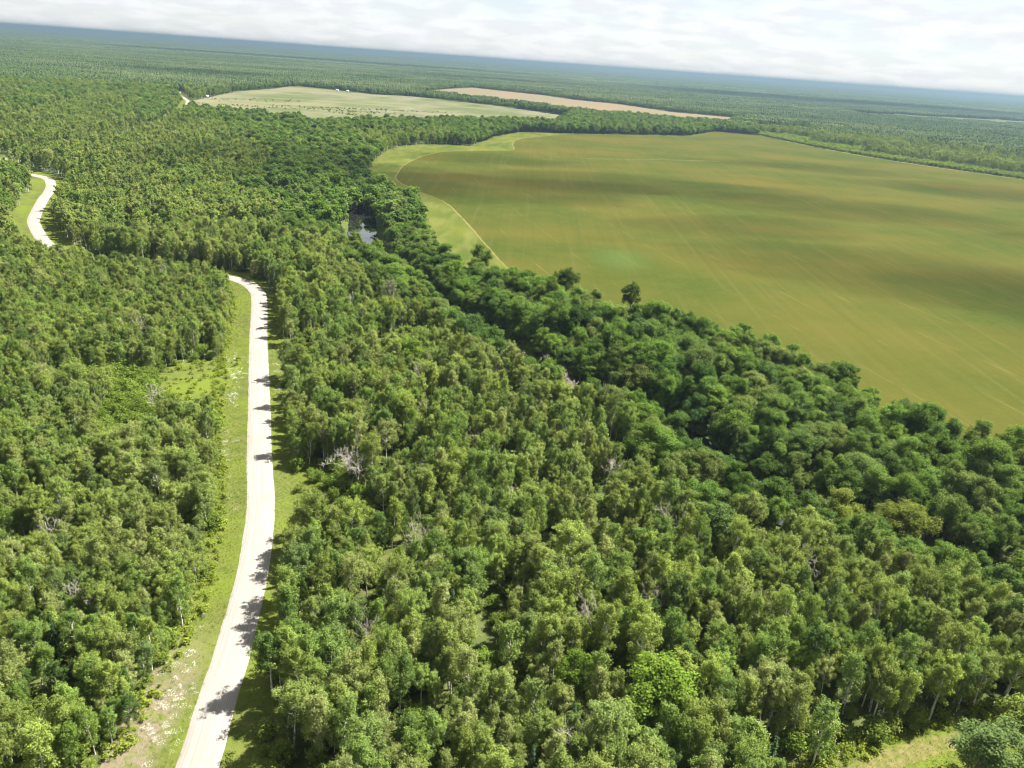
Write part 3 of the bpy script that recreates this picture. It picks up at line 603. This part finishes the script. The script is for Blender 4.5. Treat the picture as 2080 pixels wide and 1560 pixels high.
def individuals(X, idx, rot, scl, count, hgt):
    """split: the trees that show largest in the picture, and the rest"""
    zc = hgt*.7*scl[:, 2]; px, py, k = project(X, zc); vis = (px > 5) & (px < 2075) & (py > 40) & (py < 1550)
    size = np.where(vis, hgt*scl[:, 2]/k, 0); order = np.argsort(-size)[:count]; order = order[size[order] > 0]
    m = np.zeros(len(X), bool); m[order] = True; return m
g = np.random.default_rng(5)
def cat_(l): return np.vstack([a for a in l if len(a)]) if any(len(a) for a in l) else np.zeros((0, 2))
def side_of_road(X): return dist_line(ROAD, X)
def build(key, kind, lo, hi, hgt, n_ind, name, stuff, lab_fn, stuff_label, cat='tree'):
    X = cat_(bag[key][0])
    if len(X):
        idx, rot, scl = attrs(X, g, lo, hi, len(PROTO[kind]), wide=.86 if kind == 'aspen' else 1.0); P = np.column_stack([X, ground_z(X)])
        m = individuals(X, idx, rot, scl, n_ind, hgt)
        for j, (lb, gr) in zip(np.where(m)[0], lab_fn(X[m], scl[m, 2])): tree_object(name, kind, int(idx[j]), P[j], rot[j], scl[j], lb, gr, cat=cat)
        scatter(stuff, kind, P[~m], idx[~m], rot[~m], scl[~m], stuff_label)
    X = cat_(bag[key][1])
    if len(X):
        idx, rot, scl = attrs(X, g, lo*1.05, hi*1.05, len(PROTO[kind+'_far']), wide=.9 if kind == 'aspen' else 1.0); scatter(stuff, kind+'_far', np.column_stack([X, ground_z(X)]), idx, rot, scl, stuff_label)
ORD = 'first second third fourth fifth sixth seventh eighth ninth tenth eleventh twelfth'.split()
def place_words(X):
    px, py, _ = project(X, 6.0); r = []
    for x, y in zip(px, py):
        r.append(('bottom edge' if y > 1300 else 'lower third' if y > 1040 else 'middle' if y > 700 else 'upper part', 'left' if x < 690 else 'centre' if x < 1390 else 'right'))
    return r
def height_words(Z):
    a, b = np.quantile(Z, [.33, .67]) if len(Z) else (0, 0); return ['short' if z < a else 'tall' if z > b else 'middling' for z in Z]
def lab_young(X, Z):
    d, s_ = dist_line(ROAD, X); r = []; e = np.where(d < 11.5)[0]; e = e[np.argsort(X[e, 1])]
    for (v, h), w, q_ in zip(place_words(X), height_words(Z), d):
        r.append(('%s slender young aspen left of the road, %s, %s' % (w, v, 'near the verge' if q_ < 22 else 'deep in the stand'), 'young aspens left of the road'))
    for o_, j in zip(ORD, e): r[j] = ('young aspen at the left verge of the gravel road, %s up from the bottom' % o_, 'young aspens at the left verge')
    return r
def lab_aspen(X, Z):
    d, s_ = dist_line(ROAD, X); e = np.where((d < 11.5) & (s_ < 0))[0]; e = e[np.argsort(X[e, 1])]; r = []
    for (v, h), w in zip(place_words(X), height_words(Z)):
        r.append(('%s aspen between road and river, %s, %s' % (w, v, h), 'aspens between the road and the river'))
    for o_, j in zip(ORD, e): r[j] = ('aspen lining the right edge of the gravel road, %s up from the bottom' % o_, 'aspens lining the right road edge')
    for j in e[12:]: r[j] = ('aspen lining the right edge of the gravel road, well above its lower bend', 'aspens lining the right road edge')
    return r
def lab_broad(X, Z):
    d, s_ = dist_line(RIVER, X); r = []
    for q, dd, (v, h), w in zip(s_, d, place_words(X), height_words(Z)):
        r.append(('%s rounded deep green tree %s, %s, %s' % (w, 'on the far river bank' if dd < 14 else 'amid the riverside belt' if dd < 38 else 'toward the hay field edge', v, h), 'broadleaf trees between river and field') if q > 0 else ('%s rounded green tree on the near river bank, %s, %s' % (w, v, h), 'broadleaf trees on the near river bank'))
    return r
def lab_shrub(X, Z):
    d, s_ = dist_line(ROAD, X)
    return [('%s yellow-green bush in the scrub left of the road, %s' % (w, 'near the verge' if q < 22 else 'midway in the patch' if q < 45 else 'deep in the stand'), 'bushes in the scrub left of the road') for w, q in zip(height_words(Z), d)]
def lab_spruce(X, Z):
    return [('%s dark pointed spruce among leafy trees, %s, %s' % (w, v, h), 'spruces among the leafy trees') for (v, h), w in zip(place_words(X), height_words(Z))]
build('aspen0', 'aspen', .44, .84, 13, 150, 'aspen_tree', 'young_aspen_forest', lab_young, 'dense young aspen forest filling the land left of the road')
build('aspen', 'aspen', .52, 1.04, 13, 148, 'aspen_tree', 'aspen_forest', lab_aspen, 'aspen forest between the road and the river and beyond')
build('broad', 'broad', .58, 1.16, 12, 288, 'broadleaf_tree', 'riverside_forest', lab_broad, 'deep green broadleaf forest along the river')
build('shrub', 'shrub', .8, 1.5, 3.6, 120, 'bush', 'scrub_undergrowth', lab_shrub, 'scrub of low bushes at the forest edges', 'bush')
build('spruce', 'spruce', .55, .85, 13, 30, 'spruce_tree', 'spruce_forest', lab_spruce, 'spruce forest beyond the hay field')

# understorey bushes and verge weeds
X = jitter_grid(-330, 300, 55, 430, 3.6, 21); X = X[wedge(X, 42)]; X = X[~open_ground(X)]; X = X[np.hypot(X[:, 0], X[:, 1]) < 400]; X = X[rng.random(len(X)) < .7]
idx, rot, scl = attrs(X, rng, .55, 1.2, 4); scatter('undergrowth', 'shrub', np.column_stack([X, ground_z(X)]), idx, rot, scl, 'green undergrowth beneath the trees')

# ------------------------------------------------------------------ far forest: canopy patches
def patch(seed, n, side, conif, mats):
    g = np.random.default_rng(seed); V, Fa, mi = [], [], []; k = 0
    for _ in range(n):
        p = g.uniform(-side/2, side/2, 2); con = g.random() < conif
        if con:
            h = g.uniform(9, 14); r = g.uniform(1.3, 2.0); th = np.linspace(0, 2*np.pi, 6, endpoint=False)+g.uniform(0, 1)
            rings = [(1, r), (h*.5, r*.62), ]; v = np.vstack([np.column_stack([p[0]+np.cos(th)*q*g.uniform(.8, 1.2, 6), p[1]+np.sin(th)*q*g.uniform(.8, 1.2, 6), np.full(6, zz_)]) for zz_, q in rings]+[[[p[0], p[1], h]]])
            f = [(i, (i+1) % 6, 6+(i+1) % 6, 6+i) for i in range(6)]+[(6+i, 6+(i+1) % 6, 12, 12) for i in range(6)]
        else:
            h = g.uniform(9, 13.5); r = g.uniform(1.9, 3.6); th = np.linspace(0, 2*np.pi, 6, endpoint=False)+g.uniform(0, 1)
            rings = [(h*.30, r*.7), (h*.62, r), (h*.88, r*.65)]
            v = np.vstack([np.column_stack([p[0]+np.cos(th)*q*g.uniform(.72, 1.25, 6), p[1]+np.sin(th)*q*g.uniform(.72, 1.25, 6), zz_*g.uniform(.9, 1.1, 6)]) for zz_, q in rings]+[[[p[0]+g.normal()*.4, p[1], h]]])
            f = [(a*6+i, a*6+(i+1) % 6, a*6+6+(i+1) % 6, a*6+6+i) for a in (0, 1) for i in range(6)]+[(12+i, 12+(i+1) % 6, 18, 18) for i in range(6)]
        V.append(v); Fa += [tuple(k+i for i in q) for q in f]; mi += [1 if con else 0]*len(f); k += len(v)
    q = [f for f in Fa if f[2] != f[3]]; t = [f[:3] for f in Fa if f[2] == f[3]]
    mq = [m for f, m in zip(Fa, mi) if f[2] != f[3]]; mt = [m for f, m in zip(Fa, mi) if f[2] == f[3]]
    return mesh_np('canopy', np.vstack(V), [np.array(q), np.array(t)], mats, mq+mt, smooth=True)
PROTO['canopy'] = [(None, None, patch(600+i, 190, 64, c, [M['farleaf'], M['farspruce']]), 1) for i, c in enumerate([.04, .10, .18, .5, .8, .96])]
def far_ring(r0_, r1_, sp, sxy, sz, seed):
    X = jitter_grid(-r1_*.78, r1_*.78, r0_*.6, r1_, sp, seed); r = np.hypot(X[:, 0], X[:, 1]); X = X[(r > r0_) & (r < r1_) & wedge(X, 42, 0)]
    if r0_ < 4000:
        h = 30*sxy; bad = np.zeros(len(X), bool)
        for dx in (-h, 0, h):
            for dy in (-h, 0, h):
                for p in (FIELD2, FIELD3, CLEAR, MARSH, SLOT, MEADOW): bad |= inside(p, X+np.array([dx, dy]))
        X = X[~bad]
    n = len(X); ix = np.clip((conifer_share(X)*6).astype(int), 0, 5); s_ = sz*rng.uniform(.85, 1.15, n)
    return np.column_stack([X, np.zeros(n)]), ix, np.column_stack([np.zeros(n), np.zeros(n), rng.integers(0, 4, n)*math.pi/2+rng.normal(size=n)*.2]), np.column_stack([np.full(n, sxy), np.full(n, sxy), s_])
for r0_, r1_, sp, sxy, sz in [(1690, 5200, 54, 1.0, 1.0), (5200, 15000, 190, 3.6, 1.15), (15000, 50000, 640, 12, 1.6)]:
    P, ix, rt, sc = far_ring(r0_, r1_, sp, sxy, sz, int(r0_)); scatter('far_forest', 'canopy', P, ix, rt, sc, 'distant mixed forest reaching the flat horizon')
# fringes: single trees close around the far fields, where whole patches would not fit
X = jitter_grid(-900, 900, 1150, 3300, 7.0, 61); r = np.hypot(X[:, 0], X[:, 1]); X = X[(r > 1720) & wedge(X, 40, 0)]
def near_poly(X, h):
    b = np.zeros(len(X), bool)
    for dx in (-h, 0, h):
        for dy in (-h, 0, h):
            for p in (FIELD2, FIELD3, CLEAR, SLOT, MEADOW): b |= inside(p, X+np.array([dx, dy]))
    return b
X = X[near_poly(X, 62)]; X = X[~open_ground(X)]; X = X[rng.random(len(X)) < .9]
idx, rot, scl = attrs(X, rng, .55, .98, 6); scatter('field_belt_trees', 'broad_far', np.column_stack([X, np.zeros(len(X))]), idx, rot, scl, 'tree belts around the far fields')
# scrub lines in the far hay field
X = []
for (a, b, n, w) in [((-520, 1290), (-230, 1370), 150, 12), ((-420, 1360), (-150, 1490), 160, 8), ((-560, 1420), (-420, 1500), 60, 25), ((-300, 1300), (-240, 1260), 50, 8), ((-470, 1180), (-300, 1130), 60, 14), ((-130, 1780), (-100, 1760), 8, 6)]:
    t = rng.random((n, 1)); X.append(np.array(a)+(np.array(b)-np.array(a))*t+rng.normal(size=(n, 2))*w)
X = np.vstack(X); X = X[inside(FIELD2, X)]; idx, rot, scl = attrs(X, rng, .3, .75, 3); scatter('field_scrub', 'shrub_far', np.column_stack([X, np.zeros(len(X))]), idx, rot, scl, 'scrub growing in lines across the far hay field')

# ------------------------------------------------------------------ grass, weeds, flowers on the verge
def tuft(seed, n=9, h=.45, spread=.28):
    g = np.random.default_rng(seed); V = []; F_ = []
    for i in range(n):
        p = g.normal(size=2)*spread*.6; a = g.uniform(0, 6.28); w = .035; tip = p+g.normal(size=2)*.2; hh = h*g.uniform(.5, 1.1)
        V += [(p[0]-math.cos(a)*w, p[1]-math.sin(a)*w, -.05), (p[0]+math.cos(a)*w, p[1]+math.sin(a)*w, -.05), (tip[0], tip[1], hh)]; F_.append((3*i, 3*i+1, 3*i+2))
    return mesh_np('tuft', np.array(V), [np.array(F_)], [M['grass']])
PROTO['tuft'] = [(None, None, tuft(700+i), .45) for i in range(4)]
def on_verge(X):
    d, s_ = dist_line(ROAD, X); return (d > 3.05) & (d < 13)
X = jitter_grid(-135, -25, 60, 330, .62, 71); X = X[on_verge(X)]; X = X[wedge(X, 40)]
bare_ = (X[:, 1] < 108) & (X[:, 0] < -46.5); X = X[(rng.random(len(X)) < np.where(bare_, .3, .95))]
d_, _ = dist_line(ROAD, X); zv = np.interp(d_, [2.9, 4.8, 7, 9.5, 14.5], [.18, .02, -.22, .07, -.25])
Y = jitter_grid(38, 125, 60, 110, .62, 72); Y = Y[inside(TRACK, Y)]; Z = np.concatenate([zv, np.full(len(Y), .15)]); X = np.vstack([X, Y])
idx = rng.integers(0, 4, len(X)); s_ = rng.uniform(.5, 1.1, len(X)); scatter('grass', 'tuft', np.column_stack([X, Z]), idx, np.column_stack([s_*0, s_*0, rng.uniform(0, 6.28, len(X))]), np.column_stack([s_, s_, s_*.8]), 'rough grass on the road verge and clearing')
g = np.random.default_rng(8)
def weed(seed):
    g = np.random.default_rng(seed); C = Geo()
    for i in range(4): C.add(*clump_leaves(np.array([g.normal()*.3, g.normal()*.3, g.uniform(.2, .6)]), .4, 26, .12, g, np.zeros(3), .8, .8))
    return C.mesh('weed', M['weed'])
PROTO['weed'] = [(None, None, weed(720+i), .8) for i in range(3)]
X = jitter_grid(-128, -40, 60, 325, 1.5, 73); vx = np.interp(X[:, 1], [p[1] for p in VERGE_L], [p[0] for p in VERGE_L]); e = X[:, 0]-vx
X = X[(e > -2.2) & (e < 1.2) & (rng.random(len(X)) < .8)]
Y = jitter_grid(36, 128, 78, 118, 1.4, 74); dt, _ = dist_line(catmull(TRACK[1:9], 1.5), Y); Y = Y[(dt < 2.2)]
Z2 = jitter_grid(-112, -72, 182, 245, 2.2, 75); Z2 = Z2[inside(POCKET, Z2) & (rng.random(len(Z2)) < .5)]
X = np.vstack([X, Y, Z2]); idx = rng.integers(0, 3, len(X)); s_ = rng.uniform(.7, 1.6, len(X)); scatter('weeds', 'weed', np.column_stack([X, np.full(len(X), .05)]), idx, np.column_stack([s_*0, s_*0, rng.uniform(0, 6.28, len(X))]), np.column_stack([s_, s_, s_]), 'bright yellow-green weeds where the verge meets the trees')
PROTO['flower'] = []
for i in range(2):
    g = np.random.default_rng(740+i); n = 26; P = np.column_stack([g.normal(size=(n, 2))*.28, g.uniform(.28, .5, n)]); V, Fq = leaves(P, np.column_stack([g.normal(size=(n, 2))*.25, np.ones(n)]), .04, g)
    PROTO['flower'].append((None, None, mesh_np('flower', V, [Fq], [M['petal']]), .5))
X = []
for (x, y, n, sx, sy) in [(-88.5, 233, 60, 1.6, 5), (-85.5, 224, 70, 1.6, 4), (-80.2, 208, 55, 1.3, 3.5), (-71, 178, 24, 1.2, 3), (-48.6, 98, 60, 1.7, 5), (-49.5, 90, 40, 1.6, 4), (-68.5, 214, 30, .9, 6), (-73.5, 228, 22, .9, 6), (-63.5, 160, 12, 1.5, 12)]:
    q = g.normal(size=(int(n*.55), 2))*np.array([sx, sy]); q[:, 0] -= .28*q[:, 1]; X.append(q+np.array([x, y]))
X = np.vstack(X); X = X[on_verge(X)]; d_, _ = dist_line(ROAD, X); zv = np.interp(d_, [2.9, 4.8, 7, 9.5, 14.5], [.18, .02, -.22, .07, -.25])
s_ = rng.uniform(.7, 1.3, len(X)); scatter('flowers', 'flower', np.column_stack([X, zv]), rng.integers(0, 2, len(X)), np.column_stack([s_*0, s_*0, s_*6]), np.column_stack([s_, s_, s_]), 'white wildflowers in patches on the verge')

# ------------------------------------------------------------------ small built things
def box(x0, x1, y0, y1, z0, z1):
    V = np.array([(x, y, z) for z in (z0, z1) for x, y in ((x0, y0), (x1, y0), (x1, y1), (x0, y1))], float)
    return V, np.array([(3, 2, 1, 0), (4, 5, 6, 7), (0, 1, 5, 4), (1, 2, 6, 5), (2, 3, 7, 6), (3, 0, 4, 7)])
def boxes(name, bs, mat, parent):
    G = Geo(); [G.add(*box(*b)) for b in bs]; return obj(name, G.mesh(name, mat), parent)
def gable(name, w, d, h, rise, ov, mat, parent):
    """pitched roof, ridge along x, with thickness"""
    x = w/2+ov; y = d/2+ov; t = .25; zr = h+rise; ze = h-ov*rise/(d/2)
    sec = [(-y, ze), (0, zr), (y, ze), (y, ze+t), (0, zr+t), (-y, ze+t)]; V = np.array([(sx*x, a, b) for sx in (-1, 1) for a, b in sec])
    Fq = [(0, 1, 7, 6), (1, 2, 8, 7), (2, 3, 9, 8), (3, 4, 10, 9), (4, 5, 11, 10), (5, 0, 6, 11), (0, 5, 4, 1), (1, 4, 3, 2), (6, 7, 10, 11), (7, 8, 9, 10)]
    return obj(name, mesh_np(name, V, [np.array(Fq)], [mat]), parent)
def house(name, loc, rz, w, d, h, rise, wall, roof, label, cat, wins, door=True):
    r_ = obj(name, None, label=label, cat=cat); r_.location = loc; r_.rotation_euler = (0, 0, rz)
    V, Fq = box(-w/2, w/2, -d/2, d/2, -.3, h); V = np.vstack([V, [(-w/2, 0, h+rise-.05), (w/2, 0, h+rise-.05)]])
    Fq = list(map(tuple, Fq))+[]; me = mesh_np('wall', V, [np.array(Fq), np.array([(4, 7, 8), (5, 9, 6)])], [wall]); obj('wall', me, r_)
    gable('roof', w, d, h, rise, .5, roof, r_)
    for k in range(wins):
        x = -w/2+(k+.7)*w/(wins+.4); wn = boxes('window', [(x-.6, x+.6, -d/2-.06, -d/2+.02, h*.42, h*.78)], M['grey'], r_); boxes('pane', [(x-.5, x+.5, -d/2-.075, -d/2-.055, h*.45, h*.75)], M['glass'], wn)
    if door: boxes('door', [(w/2-1.9, w/2-.8, -d/2-.05, -d/2+.02, 0, 2.1)], M['grey'], r_)
    return r_
house('farmhouse', (-560, 2098, 0), R(10), 17, 9, 3.2, 2.6, M['white'], M['roof'], 'small white farmhouse at the far edge of the pale hay field', 'house', 3)
house('shed', (-568, 1452, .1), R(60), 4.2, 3.4, 2.4, 1.0, M['white'], M['roof'], 'tiny white shed at the forest corner of the pale hay field', 'shed', 0)
house('shed', (-467, 2000, .1), R(-20), 6, 4, 2.4, 1.0, M['white'], M['grey'], 'small pale shed under the far tree belt, nearer the farmhouse', 'shed', 0)
house('shed', (-441, 1996, .1), R(-20), 5, 4, 2.2, .9, M['grey'], M['roof'], 'small grey shed under the far tree belt, farther from the farmhouse', 'shed', 0)
mk = obj('marker_sign', None, label='small square white marker board on a short post in the ditch', cat='sign'); mk.location = (-51.6, 112.6, -.15); mk.rotation_euler = (0, 0, R(22))
boxes('post', [(-.04, .04, -.04, .04, -.3, .95)], M['wood'], mk); boxes('board', [(-.26, .26, -.075, -.042, .42, .98)], M['white'], mk)

# ------------------------------------------------------------------ clouds above the frame: their shadows lie on the land
s = NT('cloud_vapour'); pv = s.n('VolumeScatter', Color=(1, 1, 1), Density=0.0028, Anisotropy=0.3); s.t.links.new(pv.outputs[0], s.out.inputs['Volume']); M['cloud'] = s.m
def cloud(gx_, gy_, a, b, c, rz, seed, alt=1300.0):
    """closed lumpy vapour body whose shadow falls round (gx_, gy_)"""
    g = np.random.default_rng(seed); nu, nv = 28, 14; V = []
    ph = g.uniform(0, 6.28, 6)
    for i in range(1, nv):
        v = math.pi*i/nv
        for j in range(nu):
            u = 2*math.pi*j/nu; k = 1+.16*math.sin(2*u+ph[0])+.12*math.sin(3*u+ph[1])+.09*math.sin(5*u+ph[2]+2*v)+.06*math.sin(8*u+ph[3]+3*v)
            V.append((a*k*math.sin(v)*math.cos(u), b*k*math.sin(v)*math.sin(u), c*math.cos(v)*(1+.2*math.sin(3*u+ph[4])*math.sin(v))))
    n0 = len(V); V += [(0, 0, c), (0, 0, -c)]; Q = [(i*nu+j, (i+1)*nu+j, (i+1)*nu+(j+1) % nu, i*nu+(j+1) % nu) for i in range(nv-2) for j in range(nu)]
    Tt = [(n0, j, (j+1) % nu) for j in range(nu)]+[(n0+1, (nv-2)*nu+(j+1) % nu, (nv-2)*nu+j) for j in range(nu)]
    o = obj('cloud', mesh_np('cloud', np.array(V), [np.array(Q), np.array(Tt)], [M['cloud']], smooth=True), kind='stuff', label='soft fair-weather cloud overhead')
    o.location = (gx_+sun_dir.x/sun_dir.z*alt, gy_+sun_dir.y/sun_dir.z*alt, alt); o.rotation_euler = (0, 0, rz)
CLOUDS = [(-30, 640, 130, 85, 95, 0.25), (90, 720, 150, 70, 80, -.1), (260, 660, 140, 60, 75, -.3), (210, 430, 120, 55, 80, -.35), (340, 400, 150, 70, 85, -.3), (520, 850, 190, 60, 75, -.2), (-180, 640, 110, 130, 110, .5),
          (150, 545, 95, 40, 60, .3), (300, 300, 90, 40, 70, -.5), (420, 560, 90, 45, 60, -.3), (-40, 830, 90, 50, 60, .1), (330, 980, 150, 45, 55, -.1),
          (1900, 4500, 1700, 520, 260, .12), (-1500, 5900, 1500, 560, 260, .1), (-200, 3900, 500, 190, 150, .2), (-900, 2300, 260, 140, 120, .4)]
for i, c in enumerate(CLOUDS): cloud(*c, seed=800+i, alt=1300.0 if c[1] < 3000 else 2000.0)

# ------------------------------------------------------------------ haze
s = NT('haze_air'); pv = s.n('VolumePrincipled'); pv.inputs['Color'].default_value = (0.15, 0.22, 0.275, 1); pv.inputs['Density'].default_value = 0.00014; pv.inputs['Anisotropy'].default_value = 0.35
s.t.links.new(pv.outputs[0], s.out.inputs['Volume'])
V, Fq = box(-58000, 58000, -3000, 58000, -8, 112)
obj('haze', mesh_np('haze', V, [Fq], [s.m]), kind='stuff')
